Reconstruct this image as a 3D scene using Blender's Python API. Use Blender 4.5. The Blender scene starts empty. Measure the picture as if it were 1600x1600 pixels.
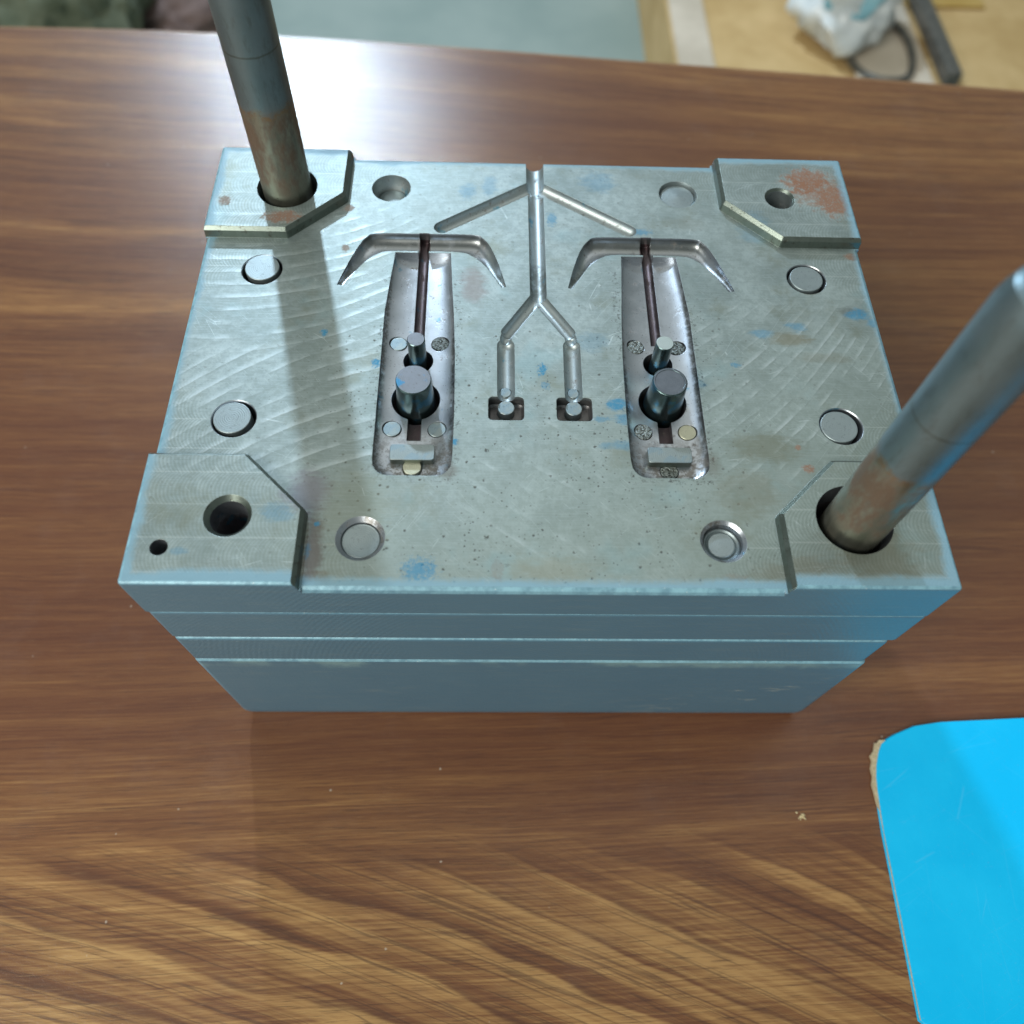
import bpy, bmesh, math, random
from mathutils import Vector, Matrix
random.seed(7)
S = bpy.context.scene
COL = S.collection
MM = 0.001
ZP = 144.0          # height of the parting face above the table, mm

# ------------------------------------------------------------ camera, light
cam_d = bpy.data.cameras.new("camera")
cam = bpy.data.objects.new("camera", cam_d)
COL.objects.link(cam)
R = Matrix(((0.99952956, -0.00948733, -0.02916588),
            (-0.00553594, 0.87952563, -0.47581932),
            (0.03016639, 0.47575694, 0.87905934)))
cam.matrix_world = Matrix.Translation((-0.017404, -0.191061, (226.7414 + ZP) * MM)) @ R.to_4x4()
cam_d.sensor_width = 36.0
cam_d.lens = 36.0 * 1276.89 / 1600.0
cam_d.clip_start = 0.01
cam_d.clip_end = 50.0
cam_d.dof.use_dof = True
cam_d.dof.focus_distance = 0.288
cam_d.dof.aperture_fstop = 8.0
S.camera = cam

w = bpy.data.worlds.new("World")
S.world = w
w.use_nodes = True
w.node_tree.nodes["Background"].inputs[0].default_value = (0.86, 1.0, 0.96, 1)
w.node_tree.nodes["Background"].inputs[1].default_value = 0.26

def area(name, loc, target, size, power, color, shape='DISK', size_y=None):
    d = bpy.data.lights.new(name, 'AREA')
    d.shape = shape; d.size = size; d.energy = power; d.color = color
    if size_y: d.size_y = size_y
    o = bpy.data.objects.new(name, d)
    COL.objects.link(o)
    o.location = loc
    o.rotation_euler = (Vector(target) - Vector(loc)).to_track_quat('-Z', 'Y').to_euler()
    return o
az, el, dist = math.radians(-15.5), math.radians(34), 2.5
base = Vector((-0.065, 0.33, 0.0))
Ldir = Vector((math.sin(az) * math.cos(el), math.cos(az) * math.cos(el), math.sin(el)))
area("lamp_back", base + Ldir * dist, base, 0.10, 46, (0.66, 0.83, 1.0))
# window glow round the same direction, dim and broad
area("window_glow", Vector((-0.75, 2.3, 1.75)), (0, 0, 0.1), 1.1, 4, (0.75, 0.90, 1.0), 'RECTANGLE', 0.8)
area("front_lamp", Vector((-1.5, -1.5, 1.7)), (0, -0.1, 0.05), 1.7, 84, (1.0, 0.98, 0.90), 'RECTANGLE', 1.2)
# broad overhead panel, added unseen for ambient light and steel reflections
area("overhead_fill", Vector((0.25, 0.9, 2.4)), (0, 0, 0.1), 2.2, 10, (1.0, 1.0, 0.93), 'RECTANGLE', 1.4)

S.view_settings.view_transform = 'Standard'
S.view_settings.look = 'None'
S.view_settings.exposure = 0.0
S.view_settings.gamma = 1.0
S.cycles.use_denoising = True
S.cycles.max_bounces = 8

# ------------------------------------------------------------ node helper
class V:
    """a socket with operators"""
    def __init__(s, g, sock): s.g = g; s.s = sock
    def _b(s, op, o, rev=False):
        a, b = (o, s) if rev else (s, o)
        return s.g.math(op, a, b)
    def __add__(s, o): return s._b('ADD', o)
    __radd__ = __add__
    def __sub__(s, o): return s._b('SUBTRACT', o)
    def __rsub__(s, o): return s._b('SUBTRACT', o, True)
    def __mul__(s, o): return s._b('MULTIPLY', o)
    __rmul__ = __mul__
    def __truediv__(s, o): return s._b('DIVIDE', o)
    def __lt__(s, o): return s._b('LESS_THAN', o)
    def __gt__(s, o): return s._b('GREATER_THAN', o)
class G:
    def __init__(s, name):
        s.m = bpy.data.materials.new(name); s.m.use_nodes = True
        s.t = s.m.node_tree; s.n = s.t.nodes; s.bsdf = s.n["Principled BSDF"]
        tc = s.n.new("ShaderNodeTexCoord")
        vm = s.n.new("ShaderNodeVectorMath"); vm.operation = 'SCALE'; vm.inputs[3].default_value = 1000
        s.t.links.new(tc.outputs["Object"], vm.inputs[0])
        s.P = vm.outputs[0]
        sx = s.n.new("ShaderNodeSeparateXYZ"); s.t.links.new(s.P, sx.inputs[0])
        s.x, s.y, s.z = (V(s, sx.outputs[i]) for i in range(3))
    def put(s, inp, v):
        if isinstance(v, V): s.t.links.new(v.s, inp)
        elif isinstance(v, bpy.types.NodeSocket): s.t.links.new(v, inp)
        else:
            if hasattr(inp.default_value, '__len__') and len(inp.default_value) == 4 and len(v) == 3: v = (*v, 1)
            inp.default_value = v
    def math(s, op, a, b=None, c=None):
        n = s.n.new("ShaderNodeMath"); n.operation = op
        s.put(n.inputs[0], a)
        if b is not None: s.put(n.inputs[1], b)
        if c is not None: s.put(n.inputs[2], c)
        return V(s, n.outputs[0])
    def sin(s, a): return s.math('SINE', a)
    def sqrt(s, a): return s.math('SQRT', a)
    def abs(s, a): return s.math('ABSOLUTE', a)
    def max(s, a, b): return s.math('MAXIMUM', a, b)
    def min(s, a, b): return s.math('MINIMUM', a, b)
    def fract(s, a): return s.math('FRACT', a)
    def pow(s, a, b): return s.math('POWER', a, b)
    def vec(s, x, y, z=0.0):
        n = s.n.new("ShaderNodeCombineXYZ")
        for i, q in enumerate((x, y, z)): s.put(n.inputs[i], q)
        return n.outputs[0]
    def noise(s, scale, detail=3, rough=.55, vec=None, dist=0, col=False):
        n = s.n.new("ShaderNodeTexNoise")
        s.t.links.new(vec if vec is not None else s.P, n.inputs["Vector"])
        n.inputs["Scale"].default_value = scale; n.inputs["Detail"].default_value = detail
        n.inputs["Roughness"].default_value = rough; n.inputs["Distortion"].default_value = dist
        return n.outputs["Color"] if col else V(s, n.outputs["Fac"])
    def voro(s, scale, vec=None, out="Distance", rnd=1.0, feature='F1'):
        n = s.n.new("ShaderNodeTexVoronoi"); n.feature = feature
        s.t.links.new(vec if vec is not None else s.P, n.inputs["Vector"])
        n.inputs["Scale"].default_value = scale; n.inputs["Randomness"].default_value = rnd
        return V(s, n.outputs[out]) if out != "Color" else n.outputs["Color"]
    def step(s, v, a, b, lo=0.0, hi=1.0):
        n = s.n.new("ShaderNodeMapRange"); n.interpolation_type = 'SMOOTHSTEP'
        s.put(n.inputs[0], v); n.inputs[1].default_value = a; n.inputs[2].default_value = b
        n.inputs[3].default_value = lo; n.inputs[4].default_value = hi
        return V(s, n.outputs[0])
    def mix(s, f, a, b):
        n = s.n.new("ShaderNodeMix"); n.data_type = 'RGBA'
        s.put(n.inputs[0], f); s.put(n.inputs[6], a); s.put(n.inputs[7], b)
        return n.outputs[2]
    def ramp(s, f, pts):
        n = s.n.new("ShaderNodeValToRGB"); s.put(n.inputs[0], f)
        e = n.color_ramp.elements
        while len(e) < len(pts): e.new(.5)
        for q, (p, c) in zip(e, pts): q.position = p; q.color = (*c, 1)
        return n.outputs[0]
    def bump(s, h, strength, dist=0.0002, bevel=0):
        n = s.n.new("ShaderNodeBump"); s.put(n.inputs["Height"], h)
        n.inputs["Strength"].default_value = strength; n.inputs["Distance"].default_value = dist
        if bevel:
            b = s.n.new("ShaderNodeBevel"); b.samples = 4; b.inputs[0].default_value = bevel
            s.t.links.new(b.outputs[0], n.inputs["Normal"])
        s.t.links.new(n.outputs[0], s.bsdf.inputs["Normal"])
    def blob(s, cx, cy, rx, ry, rag, soft=.25, amount=1.0):
        dx = (s.x - cx) / rx; dy = (s.y - cy) / ry
        r = s.sqrt(dx * dx + dy * dy) + (rag - .5) * 2.9
        return s.step(r, 1.0 + soft, 1.0 - soft, 0, amount)
    def set(s, **k):
        names = dict(color="Base Color", metal="Metallic", rough="Roughness", coat="Coat Weight",
                     coat_rough="Coat Roughness", spec="Specular IOR Level", aniso="Anisotropic", sheen="Sheen Weight", trans="Transmission Weight", alpha="Alpha")
        for a, v in k.items(): s.put(s.bsdf.inputs[names[a]], v)
        return s.m

# ------------------------------------------------------------ materials
BLUE = (0.02, 0.22, 0.42)
def ink_mask(g):
    """marking-ink smears left on the parting face"""
    rag = g.noise(.22, 6, .75, g.vec(g.x * .7, g.y * 1.5, g.z)); rag2 = g.noise(1.1, 3, .6)
    spots = [  # x, y, rx, ry, amount, ragged
        (-38.1, -88.5, 4.6, 3.4, 0.7, 0),
        (-56.8, -9.8, 1.3, 1.7, 0.9, 0),
        (-76.1, 3.3, 1.1, 1.5, 0.9, 0),
        (0.9, -11.9, 1.3, 2.2, 0.95, 0),
        (1.9, -18.5, 1.3, 1.6, 0.5, 0),
        (6.4, 62.6, 1.8, 3.2, 0.6, 0),
        (26.0, 84.1, 6.8, 5.3, 0.35, 1),
        (-27.0, 76.9, 3.1, 3.7, 0.35, 1),
        (40.7, 56.2, 4.0, 1.4, 0.6, 0),
        (25.8, -26.2, 3.1, 2.1, 0.85, 1),
        (28.2, -32.3, 3.9, 1.8, 0.6, 1),
        (20.6, -32.4, 3.0, 1.0, 0.5, 0),
        (25.9, -42.8, 5.1, 1.8, 0.45, 1),
        (-29.4, -42.1, 1.5, 1.5, 0.85, 0),
        (81.0, 5.9, 4.2, 2.1, 0.5, 1),
        (94.4, 9.2, 3.8, 1.8, 0.55, 1),
        (118.2, 15.8, 3.8, 2.5, 0.7, 1),
        (123.4, 11.9, 2.4, 1.8, 0.6, 1),
        (69.7, -8.3, 1.4, 1.1, 0.6, 0),
        (19.1, 0.8, 5.5, 4.1, 0.22, 1),
        (24.7, 84.0, 4.2, 3.8, 0.3, 1),
        (-18.1, 80.8, 2.6, 5.2, 0.3, 1),
        (-70.6, -73.1, 1.0, 0.9, 0.8, 0),
        (-72.5, -82.3, 0.8, 2.2, 0.4, 0),
        (-82.7, -71.4, 4.7, 3.1, 0.35, 1),
        (-109.3, -84.7, 2.6, 1.3, 0.35, 1),
        (-44.0, -33.4, 0.6, 0.8, 0.6, 0),
        (56.1, -17.0, 2.2, 1.7, 0.3, 1),
        (85.0, 57.4, 5.0, 6.2, 0.25, 1),
    ]
    tot = None
    for cx, cy, rx, ry, am, rr in spots:
        b = g.blob(cx, cy, rx, ry, rag if rr else rag2, .45, am)
        tot = b if tot is None else g.max(tot, b)
    return tot

def machined(name, pads=True, cavity=False):
    g = G(name)
    big = g.noise(.012, 3, .5); mid = g.noise(.06, 4, .6); fine = g.noise(1.6, 3, .7)
    stretch = g.noise(1.0, 3, .6, g.vec(g.x * .12, g.y * 2.2, g.z))
    col = g.mix(g.step(mid, .3, .7), (0.265, 0.322, 0.322), (0.375, 0.437, 0.437))
    mot = g.noise(.35, 5, .7)
    col = g.mix(g.step(mot, .38, .62, .42, 0), col, (0.19, 0.235, 0.22))
    col = g.mix(g.step(big, .42, .62, 0, .45), col, (0.26, 0.31, 0.295))
    col = g.mix(g.step(stretch, .45, .75, 0, .35), col, (0.43, 0.50, 0.52))
    # darker and greener toward the right front
    rf_tint = g.step(g.x * .5 - g.y + mid * 60, 20, 150)
    col = g.mix(rf_tint * .5, col, (0.27, 0.32, 0.28))
    # cutter paths: large arcs, three families
    def fam(cx, cy, rr, pitch, warp=8):
        dx = (g.x - cx); dx = g.min(g.abs(dx), rr * .97)
        s = g.y + g.sqrt(rr * rr - dx * dx) + (mid - .5) * warp * .25
        return g.fract(s / pitch)
    dirt = None
    f1 = fam(-118, 0, 120.0, 6.3)
    l1 = g.step(f1, .0, .5, 1, 0) * g.step(f1, .0, .06, 0, 1)
    m1 = g.step(g.x, -38, -52) * g.step(g.y, -12, 6) * g.step(g.y, 75, 50)
    # lower left, descending right ; lower right, rising right
    dx = g.min(g.abs(g.x + 25), 150.0); s2 = g.y + dx * dx * .0045
    f2 = g.fract(s2 / 7.1 + mid * .3)
    l2 = g.step(f2, .0, .5, 1, 0) * g.step(f2, .0, .06, 0, 1)
    m2 = g.step(g.x, -48, -60) * g.step(g.y, 2, -12) * g.step(g.y, -62, -50)
    dx = g.abs(g.x - 30); s3 = g.y - dx * dx * .006 - dx * .35
    f3 = g.fract(s3 / 6.8 + mid * .35)
    l3 = g.step(f3, .0, .4, 1, 0) * g.step(f3, .0, .06, 0, 1)
    m3 = g.step(g.x, 46, 62) * g.step(g.y, 28, 10) * g.step(g.y, -66, -40) * g.step(mid, .38, .55)
    s4 = g.y * .8 + g.x * .55
    f4 = g.fract(s4 / 8.3 + mid * .3); l4 = g.step(f4, .0, .3, 1, 0) * g.step(f4, .0, .06, 0, 1)
    m4 = g.step(g.abs(g.x), 32, 20) * g.step(g.y, 60, 30) * g.step(mid, .45, .6) * .5
    arcs = l1 * m1 + l2 * m2 + l3 * m3 + l4 * m4
    arcs = arcs * g.step(g.noise(.07, 4, .65), .38, .62)
    # fine trochoid tooling on every face, strongest on the pads
    band = g.fract(g.y / 11.5) - .5
    s5 = g.x + g.sqrt(60.0 - band * band * 132.0)
    rings = g.sin(s5 * 5.2 + mid * 5)
    padm = g.step(g.abs(g.x) + g.abs(g.y), 138, 150) * .85 + .15
    yb = g.step(g.fract(g.y / 11.5), .0, .07, 1, 0) * .5
    col = g.mix(arcs * .55, col, (0.60, 0.68, 0.71))
    arcd = (g.step(f1, .80, .97) * m1 + g.step(f2, .80, .97) * m2 + g.step(f3, .80, .97) * m3)
    col = g.mix(arcd * g.step(g.noise(.11, 3, .6), .4, .6) * .30, col, (0.20, 0.24, 0.23))
    col = g.mix(g.step(rings, -1, 1) * padm * g.step(mid, .25, .6, .4, 1) * .36, col, (0.20, 0.24, 0.21))
    col = g.mix(yb * padm * .4, col, (0.72, 0.77, 0.76))
    # scratches
    sc = None
    for a, sc_, th in ((.9, .05, .012), (-.65, .04, .010), (.25, .03, .012), (2.2, .05, .012)):
        ca, sa = math.cos(a), math.sin(a)
        u = g.x * ca + g.y * sa; v_ = g.y * ca - g.x * sa
        vv = g.voro(1.0, g.vec(u * .022, v_ * .22 + mid * .3, 0), "Distance", 1, 'DISTANCE_TO_EDGE')
        k = g.step(vv, th * .7, 0.0) * g.step(g.noise(.05, 2, .5, g.vec(u, v_ * 2, a * 9)), .60, .70)
        sc = k if sc is None else g.max(sc, k)
    col = g.mix(sc * .4, col, (0.72, 0.8, 0.82))
    # soft random short scratches
    hs = g.noise(1.0, 2, .5, g.vec((g.x + g.y) * 2.2, (g.x - g.y) * .10, 0))
    col = g.mix(g.step(hs, .62, .74, 0, .22), col, (0.62, 0.70, 0.72))
    # pits and grime specks
    def specks(scale, r, dens, off):
        vec = g.vec(g.x + off, g.y, g.z)
        wn = g.noise(1.7, 2, .6)
        d = g.voro(scale, vec) + (wn - .5) * .34
        c = g.n.new("ShaderNodeSeparateColor"); g.t.links.new(g.voro(scale, vec, "Color"), c.inputs[0])
        return g.step(d, r, r * .45) * g.step(V(g, c.outputs[0]), dens, dens + .25)
    where = g.step(g.noise(.045, 3, .6), .40, .60)
    low = g.step(g.y, 40, -10, .35, 1)
    cen = g.step(g.abs(g.x), 85, 55, .3, 1)
    sp = g.max(specks(.33, .20, .45, 3), g.max(specks(.7, .24, .45, 40) * where, specks(.12, .10, .6, 9)))
    sp = sp * low * cen
    col = g.mix(sp * .85, col, (0.035, 0.04, 0.035))
    ax = g.abs(g.abs(g.x) - 42.4); inb = g.step(g.abs(ax - 13.2), 4.0, .2) * g.step(g.y, -60, -52) * g.step(g.y, 46, 30)
    endb = g.step(g.abs(g.y + 56), 3.0, .3) * g.step(ax, 14.5, 12)
    eg = g.max(inb, endb) * g.step(g.noise(.7, 4, .75), .50, .66) * g.step(g.noise(.06, 2, .5), .35, .6, .35, 1)
    col = g.mix(eg * .8, col, (0.05, 0.05, 0.045))
    # grime clouds
    gr = g.noise(.035, 5, .7)
    col = g.mix(g.step(gr, .52, .74, 0, .5), col, (0.20, 0.21, 0.15))
    grime = [
        (91.1, 3.7, 7.0, 2.7, 0.6, (0.22, 0.2, 0.13)),
        (116.1, 17.0, 4.3, 2.5, 0.5, (0.1, 0.12, 0.12)),
        (102.4, -4.8, 9.3, 2.3, 0.3, (0.22, 0.21, 0.15)),
        (75.6, -43.2, 10.8, 5.5, 0.45, (0.17, 0.165, 0.1)),
        (66.7, -60.5, 9.4, 7.1, 0.35, (0.2, 0.19, 0.13)),
        (-23.6, 27.3, 4.7, 7.5, 0.6, (0.22, 0.18, 0.17)),
        (-71.0, -82.3, 2.7, 12.7, 0.8, (0.14, 0.12, 0.11)),
        (-74.8, -62.1, 6.0, 7.8, 0.6, (0.2, 0.18, 0.22)),
        (-67.5, -92.9, 2.7, 2.9, 0.5, (0.17, 0.13, 0.08)),
        (58.9, 61.3, 7.6, 3.5, 0.2, (0.25, 0.25, 0.2)),
        (-30.5, -53.2, 2.9, 2.9, 0.5, (0.15, 0.13, 0.11)),
        (-53.5, -48.7, 1.7, 5.8, 0.5, (0.1, 0.09, 0.08)),
        (101.8, -82.8, 12.0, 12.8, 0.4, (0.2, 0.18, 0.12)),
        (76.9, -89.4, 11.8, 4.2, 0.4, (0.22, 0.2, 0.14)),
        (95.3, 108.4, 3.3, 4.8, 0.3, (0.2, 0.2, 0.18)),
        (-58.3, -66.6, 10.0, 13.5, 0.25, (0.25, 0.25, 0.16)),
        (1.7, -88.1, 11.7, 4.2, 0.25, (0.28, 0.24, 0.14)),
        (55.5, -49.7, 3.0, 4.9, 0.4, (0.15, 0.13, 0.1)),
        (58.5, 77.6, 5.7, 5.9, 0.3, (0.25, 0.25, 0.2)),
    ]
    rag = g.noise(.16, 5, .7)
    strk = g.noise(.5, 3, .6, g.vec(g.x * .35, g.y * 2.0, 0))
    for cx, cy, rx, ry, am, c in grime:
        col = g.mix(g.blob(cx, cy, rx, ry, rag * .6 + strk * .4, .5, am), col, c)
    rust = [
        (109.9, 81.6, 8.9, 8.2, 0.95),
        (118.0, 71.9, 6.7, 9.4, 0.9),
        (114.9, 76.2, 11.5, 9.5, 0.6),
        (-96.3, 56.4, 6.3, 3.1, 0.8),
        (87.8, -51.1, 1.9, 1.5, 0.8),
        (121.8, 45.0, 2.5, 2.0, 0.7),
        (-119.6, 64.5, 2.2, 2.4, 0.55),
        (85.8, -43.0, 1.1, 1.0, 0.7),
        (-73.1, 66.4, 2.2, 1.8, 0.5),
        (58.3, -90.9, 3.9, 1.7, 0.2),
        (-14.3, -88.3, 1.9, 3.4, 0.3),
        (-72.4, 44.7, 1.2, 1.7, 0.5),
    ]
    rg = g.noise(.35, 6, .8)
    rt = None
    for cx, cy, rx, ry, am in rust:
        b = g.blob(cx, cy, rx, ry, rg, .35, am); rt = b if rt is None else g.max(rt, b)
    rt = rt * g.step(g.noise(1.3, 4, .8), .28, .50)
    col = g.mix(rt, col, g.mix(fine, (0.26, 0.115, 0.055), (0.15, 0.065, 0.035)))
    # faint blue clouds, then the ink itself
    bc = g.step(g.noise(.03, 4, .6, g.vec(g.x + 50, g.y, 0)), .56, .70, 0, .16)
    col = g.mix(bc, col, (0.26, 0.50, 0.58))
    ink = ink_mask(g)
    ink = ink * g.step(g.noise(.9, 4, .75), .25, .55, .35, 1.0)
    col = g.mix(ink, col, (0.006, 0.185, 0.34))
    # paint creeping over the outer edge
    ex = g.max(g.abs(g.x) - 125.5, g.abs(g.y + .2) - 95.4)
    front = g.step(g.y, -80, -92, .0, 1.3)
    pe = g.step(ex + (g.noise(.5, 3, .6) - .5) * 2.2 + (g.noise(.05, 2, .5) - .5) * 5 * padm + (fine - .5) * 1.0 + front * 1.2 + padm * 1.0, -3.6, -.4)
    col = g.mix(pe * .85, col, (0.165, 0.31, 0.40))
    metal = 1 - g.max(g.max(sp * .8, rt * .9), g.max(ink * .75, pe * .85))
    metal = metal * .86
    rough = .53 + (mid - .5) * .25 + (fine - .5) * .1 + rt * .3 - arcs * .08
    g.bump(rings * padm * .22 + fine * .35 + arcs * .7 - sp * 1.2 + sc * .4 + stretch * .3 + rt * .5, .55, .00006, bevel=.0003)
    return g.set(color=col, metal=metal, rough=rough)

def cavity_mat():
    g = G("polished_cavity_steel")
    n = g.noise(.15, 4, .6); f = g.noise(2.0, 3, .6)
    col = g.mix(n, (0.33, 0.36, 0.395), (0.46, 0.49, 0.53))
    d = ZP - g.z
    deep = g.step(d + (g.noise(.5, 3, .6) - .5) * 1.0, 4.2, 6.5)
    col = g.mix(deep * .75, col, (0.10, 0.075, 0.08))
    run = g.max(g.step(g.abs(g.x), 20, 18), g.step(g.y, 54, 54.6))
    col = g.mix(run * .7, col, g.mix(n, (0.27, 0.32, 0.31), (0.36, 0.41, 0.41)))
    bar = g.step(g.y, 47.5, 50.5) * g.step(g.y, 56, 54) * g.step(d, .2, 1.0) * g.step(g.abs(g.x), 9, 11)  # dark reflection on the upper bar wall, painted into the cavity colour
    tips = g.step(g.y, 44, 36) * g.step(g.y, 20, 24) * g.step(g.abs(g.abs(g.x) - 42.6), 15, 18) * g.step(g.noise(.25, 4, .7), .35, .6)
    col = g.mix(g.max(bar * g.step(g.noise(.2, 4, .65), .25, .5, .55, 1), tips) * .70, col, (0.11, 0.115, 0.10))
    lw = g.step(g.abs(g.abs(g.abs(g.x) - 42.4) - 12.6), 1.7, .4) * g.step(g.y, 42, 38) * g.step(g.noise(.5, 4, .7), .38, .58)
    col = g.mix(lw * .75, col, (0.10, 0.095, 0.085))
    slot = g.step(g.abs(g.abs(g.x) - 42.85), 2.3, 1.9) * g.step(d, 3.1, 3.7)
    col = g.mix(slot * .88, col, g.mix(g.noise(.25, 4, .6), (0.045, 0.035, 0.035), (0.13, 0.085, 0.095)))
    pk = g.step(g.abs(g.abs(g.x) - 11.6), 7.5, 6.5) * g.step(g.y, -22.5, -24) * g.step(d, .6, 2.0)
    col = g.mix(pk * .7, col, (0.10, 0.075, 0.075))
    gr = g.step(g.noise(.30, 5, .7), .56, .72) * g.step(d, .1, 1.2)
    col = g.mix(gr * .75, col, (0.13, 0.115, 0.10))
    end = g.step(g.y, -30, -52) * g.step(g.abs(g.abs(g.x) - 42.5), 16, 12) * g.step(g.noise(.45, 4, .7), .42, .58)
    col = g.mix(end * .8, col, (0.11, 0.10, 0.085))
    vor = g.voro(.9); sp = g.step(vor + (f - .5) * .3, .16, .06)
    col = g.mix(sp * .8, col, (0.05, 0.045, 0.05))
    ink = g.step(g.noise(.12, 4, .6, g.vec(g.x + 7, g.y + 31, g.z)), .63, .70, 0, .6)
    col = g.mix(ink, col, (0.03, 0.25, 0.38))
    g.bump(f * .5 + n - gr * 1.0, .4, .00008, bevel=.0003)
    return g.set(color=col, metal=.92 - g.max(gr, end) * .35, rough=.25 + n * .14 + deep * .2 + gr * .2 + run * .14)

def paint_mat():
    g = G("blue_grey_paint")
    n = g.noise(.03, 4, .6); f = g.noise(1.2, 4, .7); st = g.noise(1, 3, .6, g.vec(g.x * .08, g.y * .08, g.z * 1.2))
    col = g.mix(n, (0.066, 0.15, 0.22), (0.086, 0.18, 0.25))
    # worn / chalky upper edge of the bottom block, and greenish wipe marks
    zz = g.z + (g.noise(.12, 4, .7) - .5) * 14
    wear = g.step(g.abs(zz - 76), 7, 0) * g.step(g.noise(.03, 3, .6, g.vec(g.x + 33, g.y, g.z)), .45, .6) * g.step(g.z, 79, 76)
    col = g.mix(wear * .5, col, (0.26, 0.42, 0.42))
    col = g.mix(g.step(st, .6, .75, 0, .2), col, (0.20, 0.28, 0.30))
    # light catching upward chamfers is painted in as bright edge lines
    brush = g.noise(1, 4, .65, g.vec(g.x * .05, g.y * .05, g.z * .5 + 7))
    col = g.mix(g.step(brush, .50, .75, 0, .35), col, (0.13, 0.20, 0.235))
    scuff = g.step(g.noise(.06, 5, .75, g.vec(g.x * .5, g.y, g.z * 1.4)), .58, .66) * g.step(g.x, 30, 100, .15, 1) * g.step(g.z, 84, 70)
    col = g.mix(scuff * .5, col, (0.33, 0.33, 0.27))
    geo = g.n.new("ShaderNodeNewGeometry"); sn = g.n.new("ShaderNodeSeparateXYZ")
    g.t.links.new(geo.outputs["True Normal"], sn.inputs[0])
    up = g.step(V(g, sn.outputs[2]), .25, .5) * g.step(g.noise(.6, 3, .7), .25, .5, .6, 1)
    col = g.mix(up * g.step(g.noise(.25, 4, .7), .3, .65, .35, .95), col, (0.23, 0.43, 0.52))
    chips = g.step(g.voro(.5) + (f - .5) * .25, .12, .05)
    col = g.mix(chips * .5 * up, col, (0.7, 0.75, 0.72))
    # milled rings showing through the paint
    r = g.sqrt((g.x - 15) * (g.x - 15) + (g.z - 60) * (g.z - 60) * 1.0)
    r2 = g.sqrt((g.x + 40) * (g.x + 40) + (g.z - 40) * (g.z - 40))
    rings = g.sin(r * 3.3) * g.step(g.noise(.02, 2, .5), .4, .6) + g.sin(r2 * 3.9) * .6
    lat = g.sin(g.x * 3.1 + (n - .5) * 8)
    g.bump(rings * .28 * g.step(g.z, 74, 82, .15, 1) + lat * .05 + f * .8 + brush * 1.5, .40, .00012, bevel=.0005)
    return g.set(color=col, rough=.33 + f * .14 + scuff * .2, spec=.5, metal=.1)

def pin_mat(name, c1, c2, rough=.32, ink=0.0, grime=.4, metal=.95):
    g = G(name)
    n = g.noise(.35, 4, .65); f = g.noise(3, 3, .6)
    info = g.n.new("ShaderNodeObjectInfo"); rnd = V(g, info.outputs["Random"])
    col = g.mix(n, c1, c2)
    rr = g.sqrt(g.x * g.x + g.y * g.y)
    turned = g.sin(rr * 9.0) * .5 + .5
    gr = g.step(g.noise(.8, 4, .75), .55 , .70) * grime
    col = g.mix(turned * .12, col, (0.2, 0.22, 0.22))
    col = g.mix(gr, col, (0.08, 0.08, 0.07))
    if ink:
        col = g.mix(g.step(g.noise(.16, 3, .6), .50, .60, 0, ink), col, (0.02, 0.22, 0.42))
    sc = g.noise(1, 2, .5, g.vec((g.x + g.y) * 3, (g.x - g.y) * .25, g.z))
    g.bump(f * .6 + gr * -1.0 + sc * .8 + turned * .5, .5, .00006, bevel=.0002)
    return g.set(color=col, metal=metal, rough=rough + (n - .5) * .15)

def pillar_mat():
    g = G("guide_pillar_steel")
    zz = g.z * 1.0
    n = g.noise(.08, 5, .65); f = g.noise(1.6, 3, .6)
    strk = g.noise(1, 4, .6, g.vec(g.x * .25, g.y * .25, g.z * .035))
    lower = g.step(zz + (g.noise(.12, 4, .6) - .5) * 12, 44, 39)
    col = g.mix(n, (0.13, 0.19, 0.215), (0.20, 0.27, 0.30))
    col = g.mix(lower, col, g.mix(strk, (0.17, 0.17, 0.13), (0.29, 0.30, 0.25)))
    line = g.step(g.abs(zz - 62 + (n - .5) * 1.5), .45, .2)
    col = g.mix(line * .7, col, (0.10, 0.12, 0.11))
    rb = g.step(g.noise(.05, 5, .7, g.vec(g.x, g.y, g.z * .45 + 30)), .44, .58) * g.step(zz, 46, 36, .12, 1) * g.step(zz, 5, 14, .2, 1)
    col = g.mix(rb * .85, col, g.mix(f, (0.075, 0.045, 0.03), (0.15, 0.085, 0.05)))
    edge = g.step(g.abs(zz - 41 + (g.noise(.12, 4, .6) - .5) * 12), 2.5, .5) * g.step(g.noise(.3, 3, .7), .45, .6)
    col = g.mix(edge * .6, col, (0.22, 0.12, 0.045))
    col = g.mix(g.step(g.noise(1, 4, .7, g.vec(g.x * .5, g.y * .5, g.z * .12 + 9)), .5, .7, 0, .4), col, (0.10, 0.11, 0.10))
    g.bump(f * .5 + n * .5 + g.sin(g.z * 5.5 + n * 6) * .12 + rb * 1.0, .4, .00008, bevel=.0003)
    return g.set(color=col, metal=.88 - rb * .5, rough=.26 + rb * .25 + (1 - lower) * .12 + n * .1)

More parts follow.
